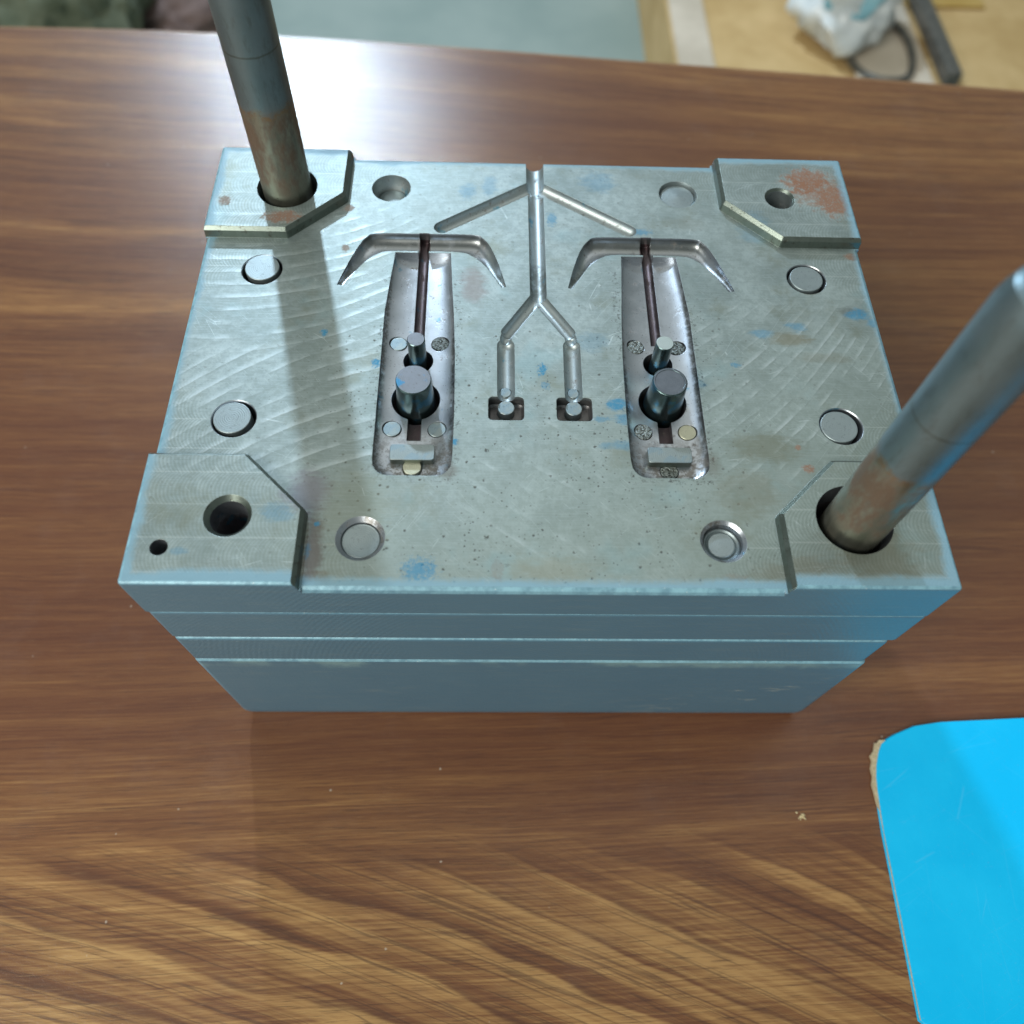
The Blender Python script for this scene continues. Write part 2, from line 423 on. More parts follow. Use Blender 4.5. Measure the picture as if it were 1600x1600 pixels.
def wood_mat():
    g = G("walnut_laminate")
    # g.x,g.y in mm.  straight grain behind, broad cathedral flames sweeping away in front
    bow = g.step(g.x, -20, 300) * 16 + g.step(g.x, -60, -300) * -6 + g.sin(g.x * .013 + 1.0) * 2.5
    back = g.step(g.y, 120, 420)
    yw = g.y - bow * (1 - back * 1.0) + (g.x * .075 + g.sin(g.x * .006) * 10) * back
    n1 = g.noise(.012, 4, .55, g.vec(g.x * .45, g.y, 5)); n2 = g.noise(.05, 3, .55, g.vec(g.x * .4, g.y, 15))
    fa = yw + (n1 - .5) * 16 + (n2 - .5) * 3
    A = g.noise(1.0, 3, .55, g.vec(g.x * .0018, fa * .045, 0)) * .62 + g.noise(1.0, 4, .6, g.vec(g.x * .004, fa * .21, 9)) * .38
    lines = g.noise(1.0, 3, .5, g.vec(g.x * .0035, fa * .34, 21))
    la = g.step(g.abs(lines - .5), .022, .0) * g.step(g.noise(.02, 2, .5, g.vec(g.x * .4, g.y, 3)), .4, .6)
    # flames
    phi = g.y + g.x * .36 + g.x * g.x * .0003 + (n1 - .5) * 8 + (n2 - .5) * 2
    q1 = phi / 20.0 + g.noise(.007, 3, .5) * 1.8
    saw = g.fract(q1)
    flame = g.step(saw, .0, .10, 0, .75) * 0 + (1 - g.pow(1 - g.abs(saw * 2 - 1), 1.0)) * 0 + g.step(saw, .02, .85) * g.step(saw, 1.0, .93)
    fl2 = g.noise(1.0, 4, .6, g.vec(g.x * .006, phi * .35, 71))
    B = (fl2 - .5) * .30 + flame * g.step(g.noise(.02, 2, .5, g.vec(g.x * .5, g.y, 12)), .3, .6, .35, 1) * .16 + .49 + (g.noise(1.0, 3, .6, g.vec(g.x * .006, phi * .09, 33)) - .5) * .5
    fl = g.noise(1.0, 3, .5, g.vec(g.x * .004, phi * .16, 51))
    lb = g.max(g.step(g.min(saw, 1 - saw), .13, .0) * .55 * g.step(g.noise(.03, 2, .5), .35, .6), g.step(g.abs(fl - .5), .018, .0) * .8)
    mB = g.step(g.y - bow * .3 + (n1 - .5) * 14, -140, -172)
    fine = g.noise(1.0, 4, .65, g.vec(g.x * .02, yw * .9, 2))
    pores = g.noise(1.0, 3, .6, g.vec(g.x * .06, yw * 1.7, 0))
    v = (A - .5) * .75 * (1 - mB) + .5 * (1 - mB) + B * mB + (fine - .5) * .42
    col = g.ramp(g.math('MULTIPLY_ADD', v, 2.9, -.98), [(0, (0.070, 0.026, 0.013)), (.3, (0.125, 0.050, 0.021)), (.55, (0.175, 0.077, 0.029)), (.8, (0.255, 0.125, 0.045)), (1, (0.36, 0.20, 0.075))])
    l3 = g.noise(1.0, 2, .5, g.vec(g.x * .006, (yw + (n2 - .5) * 5) * 1.1, 77))
    thin = g.step(g.abs(l3 - .5), .03, .0) * g.step(g.noise(1.0, 2, .5, g.vec(g.x * .012, yw * .12, 4)), .42, .62) * (1 - mB * .5)
    col = g.mix(thin * .65, col, (0.040, 0.016, 0.010))
    ln = la * (1 - mB) + lb * mB
    gold = g.step(g.y, -150, -190) * g.step(v, .45, .65)
    col = g.mix(gold * .22, col, (0.40, 0.27, 0.105))
    col = g.mix(ln * .7, col, (0.045, 0.020, 0.014))
    col = g.mix(g.step(pores, .54, .70, 0, .60), col, (0.045, 0.020, 0.012))
    pores2 = g.noise(1.0, 2, .5, g.vec(g.x * .09 + 40, yw * 2.6, 0))
    col = g.mix(g.step(pores2, .58, .72, 0, .30), col, (0.05, 0.022, 0.012))
    col = g.mix(g.step(pores2, .40, .25, 0, .25), col, (0.42, 0.26, 0.12))
    red = g.step(g.noise(.005, 2, .5, g.vec(g.x * .4, g.y, 0)), .42, .62, 0, .4)
    near = g.step(g.y, -140, -110) * g.step(g.y, 150, 60)
    col = g.mix(g.max(red, near * .5) * (1 - mB * .7), col, (0.105, 0.038, 0.021))
    # dust and light specks
    dn = g.noise(1.5, 2, .6)
    d = g.voro(.055) + (dn - .5) * .05
    spk = g.step(d, .035, .015)
    col = g.mix(spk * .6, col, (0.45, 0.40, 0.33))
    haze = g.step(g.noise(.02, 5, .7), .5, .75, 0, .03)
    col = g.mix(haze, col, (0.40, 0.36, 0.34))
    ripple = g.noise(.35, 3, .6); cell = g.noise(1.6, 2, .5)
    g.bump(pores * .5 + ripple * 1.0 + cell * .8, .30, .00010)
    cb = g.n.new("ShaderNodeBump"); cb.inputs["Strength"].default_value = .8; cb.inputs["Distance"].default_value = .0002
    g.put(cb.inputs["Height"], g.noise(.55, 4, .7) + g.noise(2.5, 2, .6) * .35)
    g.t.links.new(cb.outputs[0], g.bsdf.inputs["Coat Normal"])
    return g.set(color=col, rough=.38 + pores * .08 + haze * 1.2, spec=.25, coat=.50, coat_rough=.15)

def plain(name, c1, c2, scale=.05, rough=.6, bump=.2, **k):
    g = G(name); n = g.noise(scale, 5, .6)
    g.bump(n + g.noise(scale * 12, 3, .6) * .4, bump, .0005)
    return g.set(color=g.mix(g.step(n, .3, .7), c1, c2), rough=rough, **k)

def wall_mat():
    g = G("dark_wall_steel")  # steel colour darkened to stand for dark reflections on the pad walls
    n = g.noise(.3, 5, .7, g.vec(g.x, g.y, g.z * .4)); f = g.noise(2.2, 3, .6)
    col = g.mix(n, (0.10, 0.12, 0.10), (0.20, 0.235, 0.215))
    k = g.step(g.noise(.45, 4, .75), .56, .68); col = g.mix(k * .7, col, (0.07, 0.06, 0.045))
    g.bump(f * .6 - k, .4, .0001, bevel=.0003)
    return g.set(color=col, metal=.9, rough=.26 + n * .12)
M_wall = wall_mat()
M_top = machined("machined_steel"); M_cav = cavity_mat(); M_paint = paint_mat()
M_pillar = pillar_mat()
M_core = pin_mat("core_pin_steel", (0.05, 0.10, 0.11), (0.13, 0.18, 0.18), .24, .45, .3)
M_coretop = pin_mat("core_pin_face", (0.15, 0.17, 0.20), (0.23, 0.25, 0.29), .5, .8, .5, .6)
M_eject = pin_mat("ejector_pin_steel", (0.25, 0.30, 0.31), (0.33, 0.38, 0.38), .48, .15, .5)
M_yell = pin_mat("ejector_pin_yellowed", (0.44, 0.45, 0.34), (0.60, 0.59, 0.46), .45, .0, .3)
def pit_mat():
    g = G("pitted_pin_steel"); n = g.noise(1.1, 5, .8); v = g.voro(1.3)
    k = g.step(n + (v - .4) * .4, .44, .56)
    g.bump(n * 2 + v, .9, .0003)
    return g.set(color=g.mix(k, (0.08, 0.085, 0.075), (0.27, 0.30, 0.29)), metal=.85, rough=.35)
M_pit = pit_mat()
M_ret = pin_mat("return_pin_steel", (0.27, 0.325, 0.34), (0.35, 0.405, 0.415), .48, .0, .35)
M_wood = wood_mat()
M_rim = plain("table_edge_band", (0.20, 0.10, 0.045), (0.30, 0.17, 0.08), .03, .35)
M_floor = plain("concrete_floor_paint", (0.22, 0.285, 0.265), (0.28, 0.34, 0.315), .004, .6)
M_carton = plain("tan_carton", (0.46, 0.30, 0.12), (0.60, 0.42, 0.20), .008, .7)
M_carton2 = plain("pale_carton", (0.48, 0.41, 0.32), (0.60, 0.52, 0.42), .01, .7)
M_tape = plain("amber_tape", (0.42, 0.26, 0.06), (0.50, 0.33, 0.10), .02, .35)
M_dark = plain("dark_recess", (0.03, 0.028, 0.022), (0.06, 0.05, 0.04), .05, .7)
M_wire = plain("grey_wire", (0.10, 0.10, 0.09), (0.18, 0.17, 0.15), .05, .4, metal=.5)
M_bag = plain("white_plastic", (0.55, 0.60, 0.62), (0.75, 0.78, 0.78), .02, .3)
M_bagblue = plain("pale_blue_plastic", (0.20, 0.42, 0.50), (0.32, 0.55, 0.62), .03, .3)
M_rag = plain("brown_cloth", (0.055, 0.035, 0.03), (0.17, 0.12, 0.11), .02, .9)
M_olive = plain("olive_cloth", (0.06, 0.075, 0.045), (0.12, 0.135, 0.09), .015, .9)
M_cyan = plain("cyan_gloss_sheet", (0.0, 0.47, 0.86), (0.0, 0.50, 0.88), .01, .45, .03, spec=.15)
def cyan_mat():
    g = G("cyan_gloss_sheet")
    n = g.noise(.02, 5, .65); sc = None
    for a in (.4, 1.5, -.8):
        ca, sa = math.cos(a), math.sin(a); u = g.x * ca + g.y * sa; v_ = g.y * ca - g.x * sa
        k = g.step(g.voro(1.0, g.vec(u * .012, v_ * .09 + n * .2, a), "Distance", 1, 'DISTANCE_TO_EDGE'), .008, 0.0) * g.step(g.noise(.03, 2, .5, g.vec(u, v_ * 2, a * 9)), .52, .6)
        sc = k if sc is None else g.max(sc, k)
    col = g.mix(g.step(n, .35, .7), (0.0, 0.45, 0.84), (0.004, 0.49, 0.88))
    col = g.mix(sc * .10, col, (0.25, 0.65, 0.9))
    dust = g.step(g.noise(1.2, 3, .7), .64, .74, 0, .25)
    col = g.mix(dust, col, (0.3, 0.55, 0.65))
    g.bump(g.noise(.05, 3, .5) * 2 + g.noise(1.5, 3, .6) * .3, .25, .0004)
    return g.set(color=col, rough=.35 + n * .25, spec=.25)
M_cyan = cyan_mat()
M_core_board = plain("raw_fibre_board", (0.38, 0.32, 0.20), (0.55, 0.47, 0.32), .8, .9, .6)
M_crumb = plain("sawdust", (0.45, 0.36, 0.20), (0.62, 0.52, 0.32), 1.0, .9)

# ------------------------------------------------------------ object helpers
def link(name, me, mats, parent=None, loc=None, smooth=35):
    o = bpy.data.objects.new(name, me); COL.objects.link(o)
    for m in (mats if isinstance(mats, (list, tuple)) else [mats]): me.materials.append(m)
    if parent is not None: o.parent = parent
    if loc is not None: o.location = loc
    if smooth:
        me.set_sharp_from_angle(angle=math.radians(smooth))
        for p in me.polygons: p.use_smooth = len(p.vertices) <= 4 and p.area < 3e-4
    return o
def tag(o, label=None, cat=None, group=None, kind=None):
    for k, v in (('label', label), ('category', cat), ('group', group), ('kind', kind)):
        if v: o[k] = v
    return o
def empty(name, loc=(0, 0, 0)):
    o = bpy.data.objects.new(name, None); COL.objects.link(o); o.location = loc; o.empty_display_size = .02
    return o
def mesh(name, bm, scale=MM):
    me = bpy.data.meshes.new(name)
    bmesh.ops.recalc_face_normals(bm, faces=bm.faces)
    bmesh.ops.scale(bm, vec=(scale,) * 3, verts=bm.verts)
    bm.to_mesh(me); bm.free()
    return me
def box(bm, x0, x1, y0, y1, z0, z1, bev=0, seg=2):
    r = bmesh.ops.create_cube(bm, size=1)
    for v in r['verts']:
        v.co = Vector(((x0 + x1) / 2 + v.co.x * (x1 - x0), (y0 + y1) / 2 + v.co.y * (y1 - y0), (z0 + z1) / 2 + v.co.z * (z1 - z0)))
    if bev:
        es = {e for v in r['verts'] for e in v.link_edges}
        bmesh.ops.bevel(bm, geom=list(es), offset=bev, segments=seg, profile=.5, affect='EDGES')
def loft(bm, rings, cap=True):
    vs = [[bm.verts.new(p) for p in r] for r in rings]
    n = len(vs[0])
    for a, b in zip(vs, vs[1:]):
        for i in range(n):
            bm.faces.new((a[i], a[(i + 1) % n], b[(i + 1) % n], b[i]))
    if cap:
        bm.faces.new(vs[0]); bm.faces.new(vs[-1])
def circle(x, y, z, r, n=48):
    return [(x + r * math.cos(2 * math.pi * i / n), y + r * math.sin(2 * math.pi * i / n), z) for i in range(n)]
def lathe(bm, x, y, prof, n=48):
    loft(bm, [circle(x, y, z, r, n) for r, z in prof])
def capsule(bm, p, q, r, zc, n=24, r2=None):
    """round-bottomed groove cutter with ball ends"""
    p = Vector((*p, zc)); q = Vector((*q, zc)); d = (q - p); L = d.length; d.normalize()
    s = Vector((-d.y, d.x, 0)); up = Vector((0, 0, 1)); r2 = r2 or r
    rings = []
    def ring(c, rr): return [c + s * rr * math.cos(2 * math.pi * i / n) + up * rr * math.sin(2 * math.pi * i / n) for i in range(n)]
    for k in range(1, 7):
        a = math.pi / 2 * k / 6; rings.append(ring(p - d * r * math.cos(a), r * math.sin(a)))
    for k in range(6, 0, -1):
        a = math.pi / 2 * k / 6; rings.append(ring(q + d * r2 * math.cos(a), r2 * math.sin(a)))
    loft(bm, rings)
def roundpoly(pts, r, n=4):
    """round the corners of a polygon; r may be a list"""
    out = []; N = len(pts)
    for i in range(N):
        p = Vector(pts[i]); a = Vector(pts[i - 1]); b = Vector(pts[(i + 1) % N])
        rr = r[i] if isinstance(r, (list, tuple)) else r
        if rr <= 0: out.append(tuple(p)); continue
        u = (a - p).normalized(); w_ = (b - p).normalized()
        ang = u.angle(w_); t = min(rr / math.tan(ang / 2), .45 * (a - p).length, .45 * (b - p).length)
        s, e = p + u * t, p + w_ * t
        for k in range(n + 1):
            f = k / n
            out.append(tuple((1 - f) ** 2 * s + 2 * f * (1 - f) * p + f * f * e))
    return out
def offset(pts, d):
    out = []; N = len(pts)
    for i in range(N):
        p = Vector(pts[i]); a = (p - Vector(pts[i - 1])).normalized(); b = (Vector(pts[(i + 1) % N]) - p).normalized()
        na = Vector((a.y, -a.x)); nb = Vector((b.y, -b.x)); m = (na + nb)
        k = max(1 + na.dot(nb), .4); out.append(tuple(p + m * d / k))
    return out
def prism(bm, pts, levels):
    """levels: list of (z, outward offset)"""
    loft(bm, [[(x, y, z) for x, y in (offset(pts, o) if o else pts)] for z, o in levels])
def boolean(obj, bms):
    tmp = []
    for i, bm in enumerate(bms):
        me = bpy.data.meshes.new("cut"); bmesh.ops.recalc_face_normals(bm, faces=bm.faces); bm.to_mesh(me); bm.free()
        c = bpy.data.objects.new("cut", me); COL.objects.link(c); tmp.append(c)
        m = obj.modifiers.new("b", 'BOOLEAN'); m.operation = 'DIFFERENCE'; m.solver = 'EXACT'; m.object = c
        m.use_self = False
        m.use_hole_tolerant = i in (8, 9)
    dg = bpy.context.evaluated_depsgraph_get(); dg.update()
    me = bpy.data.meshes.new_from_object(obj.evaluated_get(dg))
    obj.modifiers.clear(); old = obj.data; obj.data = me
    for c in tmp:
        d = c.data; bpy.data.objects.remove(c); bpy.data.meshes.remove(d)
    bpy.data.meshes.remove(old)

# ------------------------------------------------------------ surroundings
def table():
    root = empty("table")
    tag(root, "dark walnut laminate table top with curved far edge under the steel mould", "table")
    pts = [(-1000, -700), (1000, -700)]
    far = [(1000, 312), (640, 345), (281, 376), (190, 383.6), (92, 391.2), (0, 399), (-98, 406.4), (-190, 411.5), (-288, 413.9), (-420, 413), (-600, 404), (-1000, 370)]
    pts += far
    bm = bmesh.new(); prism(bm, pts, [(-24, -.5), (-2.5, -.5), (-.8, -1.2), (0, -3)])
    top = link("table_top", mesh("table_top", bm), [M_wood], root)
    bm = bmesh.new()
    fo = far; fi = [(x, y - 1.4) for x, y in far]
    ring = [(x, y + 1.2) for x, y in fo] + [(x, y) for x, y in reversed(fi)]
    prism(bm, ring[::-1], [(-25, 0), (-1.2, 0)])
    link("edge_band", mesh("edge_band", bm), [M_rim], root)
    for x, y in ((-900, -600), (900, -600), (-900, 250), (900, 200)):
        bm = bmesh.new(); box(bm, x - 25, x + 25, y - 25, y + 25, -750, -24, 3)
        link("leg", mesh("leg", bm), [M_wire], root)
table()
bm = bmesh.new(); box(bm, -9000, 9000, -3000, 9000, -780, -750)
tag(link("floor", mesh("floor", bm), [M_floor]), kind="structure")

def flap(bm, a, b, c, d, th=4):
    a, b, c, d = map(Vector, (a, b, c, d)); n = (b - a).cross(d - a).normalized() * th
    loft(bm, [[a, b, c, d], [a - n, b - n, c - n, d - n]])
def carton():
    # low opened carton lying on the floor behind the table, seen past the far edge
    x0, x1, y0, y1, zt = 324.3, 1824.3, 1204.0, 1968.2, -560
    root = empty("carton", (0, 0, 0))
    tag(root, "tan cardboard carton with amber tape on the floor behind the table", "carton")
    bm = bmesh.new(); box(bm, x0, x1, y0, y1, -750, zt, 2)
    link("box_body", mesh("box_body", bm), [M_carton], root)
    xm = (x0 + x1) / 2
    bm = bmesh.new(); box(bm, x0 + 3, x0 + 70, y0 + 5, y1 - 5, zt + 2, zt + 7, 1)
    link("side_flap", mesh("side_flap", bm), [M_carton2], root)
    bm = bmesh.new(); box(bm, x0 + 330, x0 + 470, y0 + 2, y1 - 5, zt + 3, zt + 10, 1)
    link("middle_flap", mesh("middle_flap", bm), [M_carton2], root)
    bm = bmesh.new(); box(bm, x0 + 318, x0 + 352, y0 + 130, y0 + 250, zt + 11, zt + 14, 1)
    link("hand_slot", mesh("hand_slot", bm), [M_dark], root)
    bm = bmesh.new(); box(bm, x0 + 480, x0 + 640, y0 + 260, y1 - 5, zt + 3, zt + 6, 1)
    link("tape_strip", mesh("tape_strip", bm), [M_tape], root)
    bm = bmesh.new(); box(bm, x0 + 75, x0 + 325, y0 + 6, y0 + 10, zt + 1, zt + 4)
    link("seam", mesh("seam", bm), [M_dark], root)
    return x0, y0, zt
carton()
def wire_loop():
    c = Vector((707.8, 1305.0, -545)); bm = bmesh.new(); n, m = 48, 8; rings = []
    A, B, r = 62, 105, 7
    for i in range(n):
        t = 2 * math.pi * i / n; p = c + Vector((A * math.cos(t), B * math.sin(t), 4 * math.sin(3 * t)))
        o = Vector((math.cos(t), math.sin(t), 0))
        rings.append([p + o * r * math.cos(2 * math.pi * k / m) + Vector((0, 0, 1)) * r * math.sin(2 * math.pi * k / m) for k in range(m)])
    rings.append(rings[0])
    vs = [[bm.verts.new(p) for p in rg] for rg in rings[:-1]]
    for i in range(n):
        a, b = vs[i], vs[(i + 1) % n]
        for k in range(m): bm.faces.new((a[k], a[(k + 1) % m], b[(k + 1) % m], b[k]))
    tag(link("wire_loop", mesh("wire_loop", bm), [M_wire]), "dark grey loop of thick wire lying on the carton", "wire")
    bm = bmesh.new()
    box(bm, c.x + 95, c.x + 122, c.y - 110, c.y + 260, -548, -520, 4)
    tag(link("metal_rod", mesh("metal_rod", bm), [M_wire]), "dark grey metal bar lying beside the wire loop on the carton", "bar")
wire_loop()
def lumpy(name, loc, sc, mat, label, cat, seed, amp=.25, parent=None):
    bm = bmesh.new(); bmesh.ops.create_icosphere(bm, subdivisions=4, radius=1)
    from mathutils import noise
    for v in bm.verts:
        k = 1 + amp * noise.noise(v.co * 1.8 + Vector((seed, 0, 0))) + amp * .5 * noise.noise(v.co * 4.5 + Vector((0, seed, 0)))
        v.co = Vector((v.co.x * sc[0], v.co.y * sc[1], max(v.co.z, -.6) * sc[2])) * k
    o = link(name, mesh(name, bm), [mat], parent, Vector(loc) * MM, smooth=80)
    if label: tag(o, label, cat)
    return o
bag = lumpy("plastic_bag", (636.4, 1384.5, -490), (105, 110, 80), M_bag, "crumpled white and pale blue plastic bag lying on the carton", "bag", 3, .35)
lumpy("bag_print", (0.012 * 1000, -20, 30), (70, 75, 68), M_bagblue, None, None, 8, .3, bag)
lumpy("rag", (-731.1, 1662.4, -715), (135, 110, 60), M_rag, "crumpled dark brown rag on the floor behind the table", "rag", 5, .35)
lumpy("sack", (-917.4, 1556.7, -650), (170, 190, 160), M_olive, "dark olive cloth sack on the floor behind the table beside the rag", "sack", 11, .25)

# cyan faced board at the right edge of the picture
def board():
    root = empty("board"); tag(root, "bright cyan faced board with a chipped tan corner, on the table by the mould", "board")
    face = [(190.3, -98.8), (178.0, -100.6), (168.3, -104.3), (163.6, -106.6), (160.5, -108.9), (158.6, -112.3), (156.5, -117.9), (155.2, -123.4), (154.6, -128.8), (154.1, -136.0), (153.6, -145.9), (153.5, -157.3), (153.4, -168.4), (153.3, -180.3), (152.7, -214.7)] + [(330, -350), (330, -92)]
    core = [(190.3, -99.1), (177.9, -100.9), (168.2, -104.6), (163.6, -106.9), (160.0, -106.9), (158.5, -108.6), (158.0, -108.1), (156.7, -111.5), (154.8, -113.7), (155.1, -116.0), (153.8, -119.3), (154.0, -122.6), (152.9, -126.1), (153.2, -130.2), (153.4, -134.4), (154.2, -137.1), (154.0, -146.5), (153.7, -157.6), (153.7, -168.4), (153.5, -180.3), (153.0, -214.5)] + [(329, -349), (329, -93)]
    bm = bmesh.new(); prism(bm, core, [(.4, 0), (2.1, 0)]); link("board_core", mesh("board_core", bm), [M_core_board], root)
    bm = bmesh.new(); prism(bm, face, [(2.1, 0), (2.5, 0), (2.6, -.1)]); link("cyan_face", mesh("cyan_face", bm), [M_cyan], root)
    bm = bmesh.new(); prism(bm, offset(face, .4), [(0, 0), (.4, 0)]); link("backing", mesh("backing", bm), [M_cyan], root)
board()
bm = bmesh.new()
for i in range(26):
    a = random.random() * 6.28; r = abs(random.gauss(0, 1.0))
    x, y = (120.2, -139.0) 
    x += r * math.cos(a); y += r * math.sin(a); s = random.uniform(.25, .6)
    lathe(bm, x, y, [(s * .4, 0), (s, s * .5), (s * .3, s)], 6)
tag(link("sawdust_pile", mesh("sawdust_pile", bm), [M_crumb], smooth=0), "tiny pale heap of sawdust on the table right in front of the mould", "sawdust", kind="stuff")

# ------------------------------------------------------------ the mould
mould = empty("mould")
tag(mould, "steel injection mould half with blue painted plates, two T shaped cavities and two guide pillars", "mould")
HX, HY, PADZ = 125.6, 95.6, 4.2

def add_plate(name, x0, x1, y0, y1, z0, z1, bev, label=None):
    bm = bmesh.new(); box(bm, x0, x1, y0, y1, z0 + ZP, z1 + ZP, bev, 3)
    o = link(name, mesh(name, bm), [M_paint], mould)
    if label: o['label'] = label
    return o
add_plate("clamp_plate", -125.3, 126.2, -95.3, 95.3, -43.1, -18.9, 1.7)
add_plate("support_plate", -124.9, 124.2, -95.4, 95.0, -66.2, -43.15, 1.7)
# spacer block with rounded foot
bm = bmesh.new()
loft(bm, [[(x, y, z + ZP) for x, y in roundpoly([(-125 + i, -95.6 + i * .4), (125.6 - i, -95.6 + i * .4), (125.6 - i, 95 - i), (-125 + i, 95 - i)], 2.0, 3)] for z, i in
          ((-144, 6.5), (-143.4, 4.2), (-142, 2.4), (-139.5, 1.0), (-136.5, .25), (-134, 0), (-67.5, 0), (-67.2, .2), (-66.25, 1.5))])
link("base_block", mesh("base_block", bm), [M_paint], mould)

# parting plate ------------------------------------------------
bm = bmesh.new(); box(bm, -HX, HX, -HY, HY, -18.85, PADZ, 1.1, 3)
me = bpy.data.meshes.new("parting_plate"); bmesh.ops.recalc_face_normals(bm, faces=bm.faces); bm.to_mesh(me); bm.free()
plate = bpy.data.objects.new("parting_plate", me); COL.objects.link(plate)

g1 = bmesh.new()   # the cross-shaped low face between the four corner pads
q = [(73.6, 120), (73.6, 69.6), (94.3, 49.3), (160, 49.3)]
cross = [(x, y) for x, y in q] + [(x, -y) for x, y in q[::-1]] + [(-x, -y) for x, y in q] + [(-x, y) for x, y in q[::-1]]
cross = cross[::-1]
rad = [0, 1.5, 2.5, 0] * 4
cr = roundpoly(cross, 2.0, 4)
prism(g1, cr, [(0, 0), (2.9, .4), (4.3, 1.75), (8, 1.75)])
g2 = bmesh.new()   # chamfers of the low face
def wedge(bm, a, b, n):
    a = Vector(a); b = Vector(b); n = Vector(n)
    sec = [(-1.7, .02), (-.5, -.75), (.02, -1.9), (3, -1.9), (3, 3), (-1.7, 3)]
    loft(bm, [[(p.x + n.x * s, p.y + n.y * s, z) for s, z in sec] for p in (a, b)])
wedge(g2, (-73.0, -HY), (73.0, -HY), (0, -1)); wedge(g2, (-73.0, HY), (73.0, HY), (0, 1))
wedge(g2, (-HX, -48.8), (-HX, 48.8), (-1, 0)); wedge(g2, (HX, -48.8), (HX, 48.8), (1, 0))

g3 = bmesh.new(); g4 = bmesh.new(); g5 = bmesh.new(); g6 = bmesh.new(); g7 = bmesh.new(); g8 = bmesh.new(); g9 = bmesh.new(); g10 = bmesh.new()
barO = [(-73.9, 26.3), (-70.8, 36.8), (-67.4, 46.3), (-64.9, 50.8), (-60.9, 52.9), (-42.6, 53.1), (-24.2, 53.0), (-20.2, 51.0), (-17.2, 46.1), (-14.2, 37.3), (-11.5, 26.5)]
barI = [(-71.7, 25.9), (-68.0, 32.6), (-64.4, 38.2), (-60.4, 42.0), (-55.9, 43.7), (-42.6, 43.9), (-29.5, 43.8), (-24.2, 41.8), (-19.6, 37.2), (-16.1, 31.4), (-13.2, 26.1)]
def interp(P, n):
    out = []
    for i in range(len(P) - 1):
        p0 = Vector(P[max(i - 1, 0)]); p1 = Vector(P[i]); p2 = Vector(P[i + 1]); p3 = Vector(P[min(i + 2, len(P) - 1)])
        for k in range(n):
            t = k / n; out.append(.5 * ((2 * p1) + (p2 - p0) * t + (2 * p0 - 5 * p1 + 4 * p2 - p3) * t * t + (3 * p1 - p0 - 3 * p2 + p3) * t ** 3))
    out.append(Vector(P[-1])); return out
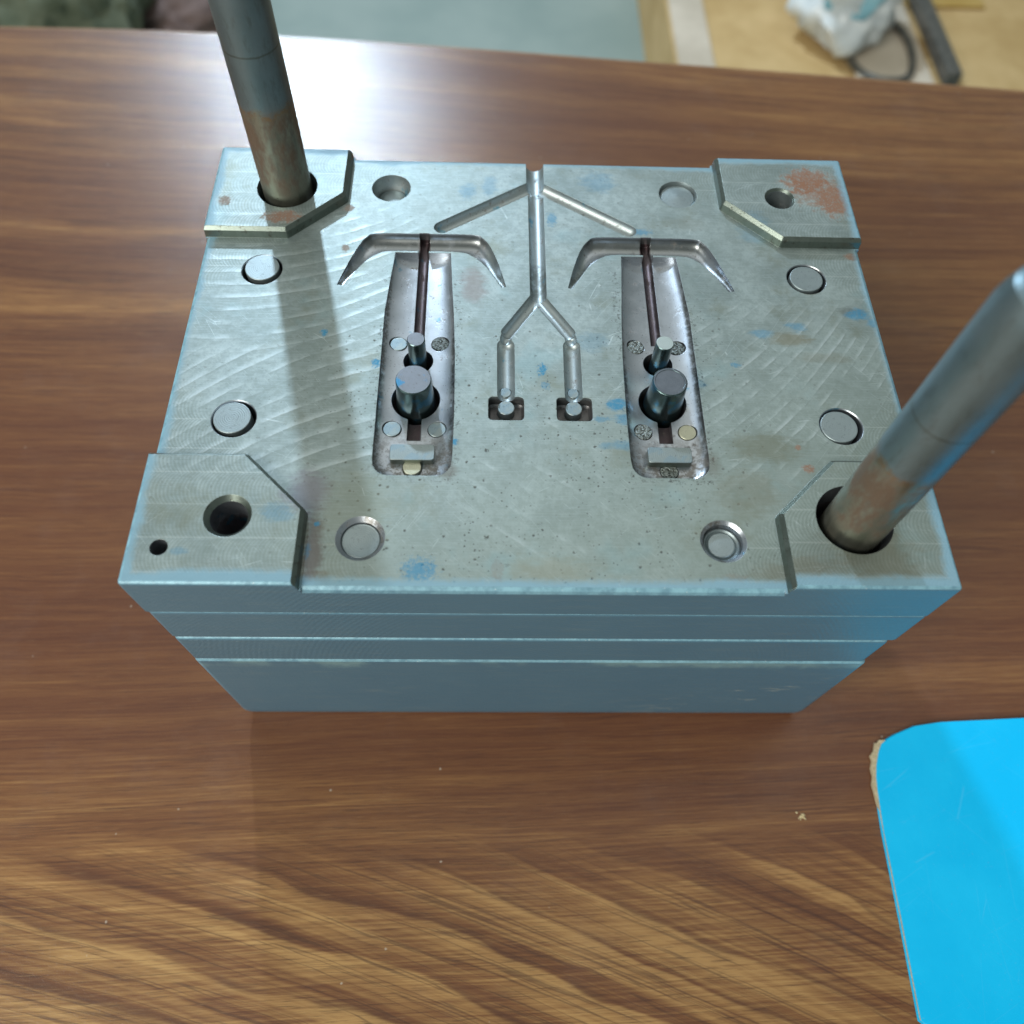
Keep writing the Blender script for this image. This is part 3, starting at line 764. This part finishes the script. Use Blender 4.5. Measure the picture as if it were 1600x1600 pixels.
for sgn in (1, -1):
    O = interp(barO, 4); I = interp(barI, 4); rings = []
    for o_, i_ in zip(O, I):
        c = (o_ + i_) / 2; h = (o_ - i_) / 2; wd = h.length; dep = min(wd * .95, 4.3)
        rg = [(c.x + h.x, c.y + h.y, 1.0)]
        for k in range(0, 17):
            a = math.pi * k / 16; p = c + h * math.cos(a); rg.append((p.x, p.y, -dep * math.sin(a) ** .8))
        rg.append((c.x - h.x, c.y - h.y, 1.0))
        rings.append([(x * sgn, y, z) for x, y, z in rg])
    loft(g3, rings)
    # stem
    ol = [(-55, -53.8), (-46, -55.35), (-3, -55.4), (14, -55.5), (31, -54.3), (43.1, -53.4)]
    il = [(-55, -31), (-46, -29.3), (-30, -29.2), (-6, -29.6), (11, -30.4), (25, -31.4), (43.1, -32.5)]
    def lin(T, y):
        for (a, b), (c, d) in zip(T, T[1:]):
            if y <= c: return b + (d - b) * (y - a) / (c - a)
        return T[-1][1]
    rings = []
    ys = [-55.3, -54.9, -54.2, -53, -51.5, -49] + [-46 + i * (89.1 / 22) for i in range(23)]
    inset = {-55.3: 5, -54.9: 3.4, -54.2: 2.2, -53: 1.1, -51.5: .35}
    for y in ys:
        a, b = -55.3 if y < -46 else lin(ol, y), -29.4 if y < -46 else lin(il, y)
        i = inset.get(y, 0); a += i; b -= i
        D = 2.9; rg = [(a, y, 1.0)]
        for k in range(25):
            u = -math.cos(math.pi * k / 24); rg.append(((a + b) / 2 + (b - a) / 2 * u, y, -D * (max(0, 1 - abs(u) ** 2.4)) ** .5 - (.25 if 0 < k < 24 else 0)))
        rg.append((b, y, 1.0)); rings.append([(x * sgn, yy, z) for x, yy, z in rg])
    loft(g4, rings)
    # deep centre groove through bar and stem
    sec = [(-1.95, 3.0), (-1.95, -3.4)] + [(-1.95 * math.cos(math.pi * k / 8), -3.4 - 1.9 * math.sin(math.pi * k / 8)) for k in range(1, 8)] + [(1.95, -3.4), (1.95, 3.0)]
    loft(g9 if sgn > 0 else g10, [[(sgn * -42.85 + x, y, z) for x, z in sec] for y in (2.1, 20, 40, 53.0 + .45)])
    # slot under the big core pin
    box(g5, *sorted((sgn * -44.9, sgn * -40.2)), -39.9, -28, -6.0, 3, 0)
    lathe(g6, sgn * -42.6, -6.4, [(5.25, -14), (5.25, 3)], 40)
    lathe(g6, sgn * -42.6, -23.3, [(8.3, -14), (8.3, 3)], 56)
    for x, y in ((-50, 1), (-35.1, 1.2), (-50, -35.6), (-34.9, -35.6), (-42.4, -51.0)):
        lathe(g6, sgn * x, y, [(3.22, -12), (3.22, 3)], 32)
    # sprue pocket and runner
    pp = roundpoly([(-17.7, -33.3), (-5.5, -33.3), (-5.5, -23.6), (-17.7, -23.6)], 1.8, 4)
    prism(g3, [(x * sgn, y) for x, y in pp][::sgn], [(-5.2, -.8), (-4.4, 0), (1, 0)])
    capsule(g4, (sgn * -11.6, -22.6), (sgn * -11.7, -1.2), 3.05, -.1, 28)
    lathe(g6, sgn * -11.6, -26.8, [(2.95, -12), (2.95, -3)], 32)
    lathe(g6, sgn * -11.8, -19.8, [(2.1, -12), (2.1, -1)], 28)
    capsule(g7 if sgn > 0 else g8, (sgn * -.2, 21.5), (sgn * -10.7, 5.0), 2.65, -.2, 28)
    capsule(g3, (sgn * -11.6, 2.0), (sgn * -11.5, 2.6), 2.2, -.6, 24)
    capsule(g7 if sgn > 0 else g8, (sgn * -1.5, 80.2), (sgn * -36.3, 56.8), 3.15, -.25, 28)
    # return pin holes
    lathe(g3, sgn * -102.2, 33.1, [(7.25, -12), (7.25, -.4), (7.6, .02), (7.6, 3)], 56)
    lathe(g3, sgn * -102.2, -34.0, [(7.25, -12), (7.25, -.4), (7.6, .02), (7.6, 3)], 56)
capsule(g3, (.4, 22.6), (.4, 110), 3.05, -.05, 32)
capsule(g6, (.3, 82), (.3, 112), 3.7, -1.1, 32)
# recessed screw holes
lathe(g3, -57.2, 78.2, [(5.8, -7), (7.4, -3.5), (7.9, 3)], 56)
lathe(g3, 57.8, 77.9, [(7.4, -2.2), (8.0, 3)], 56)
lathe(g3, -56.8, -78.0, [(6.2, -9), (6.2, -1.4), (7.7, .02), (7.7, 3)], 56)
lathe(g3, 56.2, -78.0, [(6.3, -7), (6.3, -1.0), (7.8, .4), (7.8, 3)], 56)
# pad holes
lathe(g3, -97, -72.7, [(5.8, -17), (5.8, PADZ - 1.7), (7.35, PADZ + .01), (7.35, 9)], 48)
lathe(g3, 97, 72, [(5.1, -17), (5.1, PADZ - .9), (6.0, PADZ + .01), (6.0, 9)], 48)
lathe(g3, -115.6, -83.7, [(2.7, -12), (2.7, 9)], 28)
lathe(g3, -96.9, 72.8, [(11.6, -17), (11.6, 9)], 64)
lathe(g3, 97.2, -72.1, [(12.1, -17), (12.1, 9)], 64)

boolean(plate, [g1, g2, g3, g4, g5, g6, g7, g8, g9, g10])
me = plate.data
me.transform(Matrix.Translation((0, 0, ZP)))
me.transform(Matrix.Scale(MM, 4))
me.materials.clear()
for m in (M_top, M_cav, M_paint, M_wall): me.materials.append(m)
for p in me.polygons:
    c = p.center / MM; c.z -= ZP; n = p.normal
    outer = max(abs(c.x) - HX, abs(c.y) - HY) > -1.25
    if outer and abs(n.z) < .97 and max(abs(n.x) * (abs(c.x) > HX - 1.25), abs(n.y) * (abs(c.y) > HY - 1.25)) > .2 and c.z > -30:
        p.material_index = 2
    elif .05 < c.z < 4.15 and abs(n.z) < .85: p.material_index = 3
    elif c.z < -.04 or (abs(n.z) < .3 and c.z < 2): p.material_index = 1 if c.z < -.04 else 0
    else: p.material_index = 0
    if n.z < -.9 and c.z < -18: p.material_index = 2
me.set_sharp_from_angle(angle=math.radians(32))
for p in me.polygons: p.use_smooth = abs(p.normal.z) < .9995 and p.area < 3e-4
plate.parent = mould

def pin(name, x, y, r, ztop, mat, label=None, zbot=-11.5, ch=.15, prof=None, n=40, parent=mould, mats=None):
    bm = bmesh.new()
    pr = prof or [(r, zbot), (r, ztop - ch), (r - ch, ztop)]
    lathe(bm, 0, 0, [(a, b) for a, b in pr], n)
    me = mesh(name, bm)
    o = link(name, me, mats or [mat], parent, Vector((x, y, ZP)) * MM)
    if mats:
        for p in me.polygons:
            if p.normal.z > .95: p.material_index = 1
    if label: o['label'] = label
    return o
# core pins
pin("core_pin", -42.6, -6.5, 3.1, 9.0, M_core, "slim core pin with scuffed blue-green top, left cavity", ch=.25, mats=[M_core, M_coretop])
pin("core_pin", 42.8, -6.5, 3.1, 9.0, M_core, "slim core pin with blue ink on its top, right cavity", ch=.2, mats=[M_core, pin_mat("inked_pin_face", (0.34, 0.42, 0.42), (0.44, 0.5, 0.5), .5, .95, .1, .5)])
bigp = [(6.9, -11.5), (6.6, -2), (6.2, 3), (5.95, 8.0), (5.9, 8.7), (5.7, 9.0)]
pin("core_pin", -42.6, -23.6, 6, 9, M_core, "wide core pin with violet-grey flat top, left cavity", prof=bigp, n=64, mats=[M_core, M_coretop])
pin("core_pin", 43.0, -23.0, 6, 9, M_core, "wide core pin with dark grey worn top, right cavity", prof=bigp[:-1] + [(5.5, 9.0), (5.0, 9.0), (4.9, 8.85)], n=64,
    mats=[M_core, pin_mat("dark_pin_face", (0.07, 0.085, 0.11), (0.15, 0.17, 0.20), .45, .0, .2, .5)])
def floor_z(u): return -2.9 * (max(0, 1 - abs(u) ** 2.4)) ** .5 - .25
for sgn in (-1, 1):
    mats5 = ([M_eject, M_pit, M_eject, M_eject, M_yell] if sgn < 0 else [M_pit, M_pit, M_pit, M_yell, M_pit])
    locs = ((50, 1), (35.1, 1.2), (50, -35.6), (34.9, -35.6), (42.4, -51.0))
    if sgn > 0: locs = ((35.1, 1.2), (50, 1), (34.9, -35.6), (50, -35.6), (42.4, -51.0))
    for (x, y), m in zip(locs, mats5):
        zt = floor_z((x - 42.4) / 13) + (.25 if y < 0 else .12)
        if y < -50: zt = -1.7 if sgn < 0 else -3.0
        pin("ejector_pin", sgn * x, y, 3.0, zt, m)
    # stepped insert block at the foot of the stem
    bm = bmesh.new()
    pts = roundpoly([(-7.3, -3.0), (7.3, -3.0), (7.3, 3.0), (-7.3, 3.0)], 1.1, 4)
    prism(bm, pts, [(-8, 0), (-.15, 0), (0, -.15)])
    link("insert_block", mesh("insert_block", bm), [M_eject, M_wall], mould, Vector((sgn * 42.5, -46.3, ZP - .05)) * MM)
    for p in COL.objects[-1].data.polygons: p.material_index = 0 if p.normal.z > .5 else 1
    pin("gate_pin", sgn * 11.6, -26.8, 2.85, -1.9, M_eject)
    pin("runner_pin", sgn * 11.8, -19.8, 2.0, -2.75, M_eject)
pin("return_pin", -102.0, 33.3, 6.25, .9, M_ret); pin("return_pin", 101.8, 32.6, 6.2, .8, M_ret)
pin("return_pin", -102.7, -33.9, 6.2, .45, M_ret); pin("return_pin", 101.2, -34.5, 6.3, .45, M_ret)
pin("screw_plug", -57.2, 78.2, 5.9, -6.2, M_ret, prof=[(5.9, -8), (5.9, -6.2), (4.8, -5.2), (2.5, -4.9), (.5, -4.8)])
pin("screw_plug", 57.8, 77.9, 7.2, -1.4, M_ret, prof=[(7.3, -4), (7.3, -2.0), (6.6, -1.3), (.5, -.9)], mats=[M_ret])
pin("screw_plug", -56.8, -78.0, 6.0, -1.9, M_ret, prof=[(6.1, -9), (6.1, -2.0), (5.7, -1.7), (5.2, -1.9), (.5, -2.0)])
pin("screw_plug", 56.2, -78.0, 6.2, -2.6, M_ret, prof=[(6.2, -8), (6.2, -3.2), (5.4, -2.6), (4.6, -3.6), (4.4, -3.0), (4.1, -2.7), (.5, -2.6)])
# guide pillars
for x, y, lab in ((-97.0, 73.0, "far left guide pillar, rust stained near its foot"), (98.0, -72.2, "near right guide pillar, brown rust patch on its side")):
    pr = [(9.45, -17), (9.45, 98), (9.0, 101), (8.0, 104.5), (6.5, 105.5)]
    pin("guide_pillar", x, y, 9.4, 100, M_pillar, lab, prof=pr, n=96)
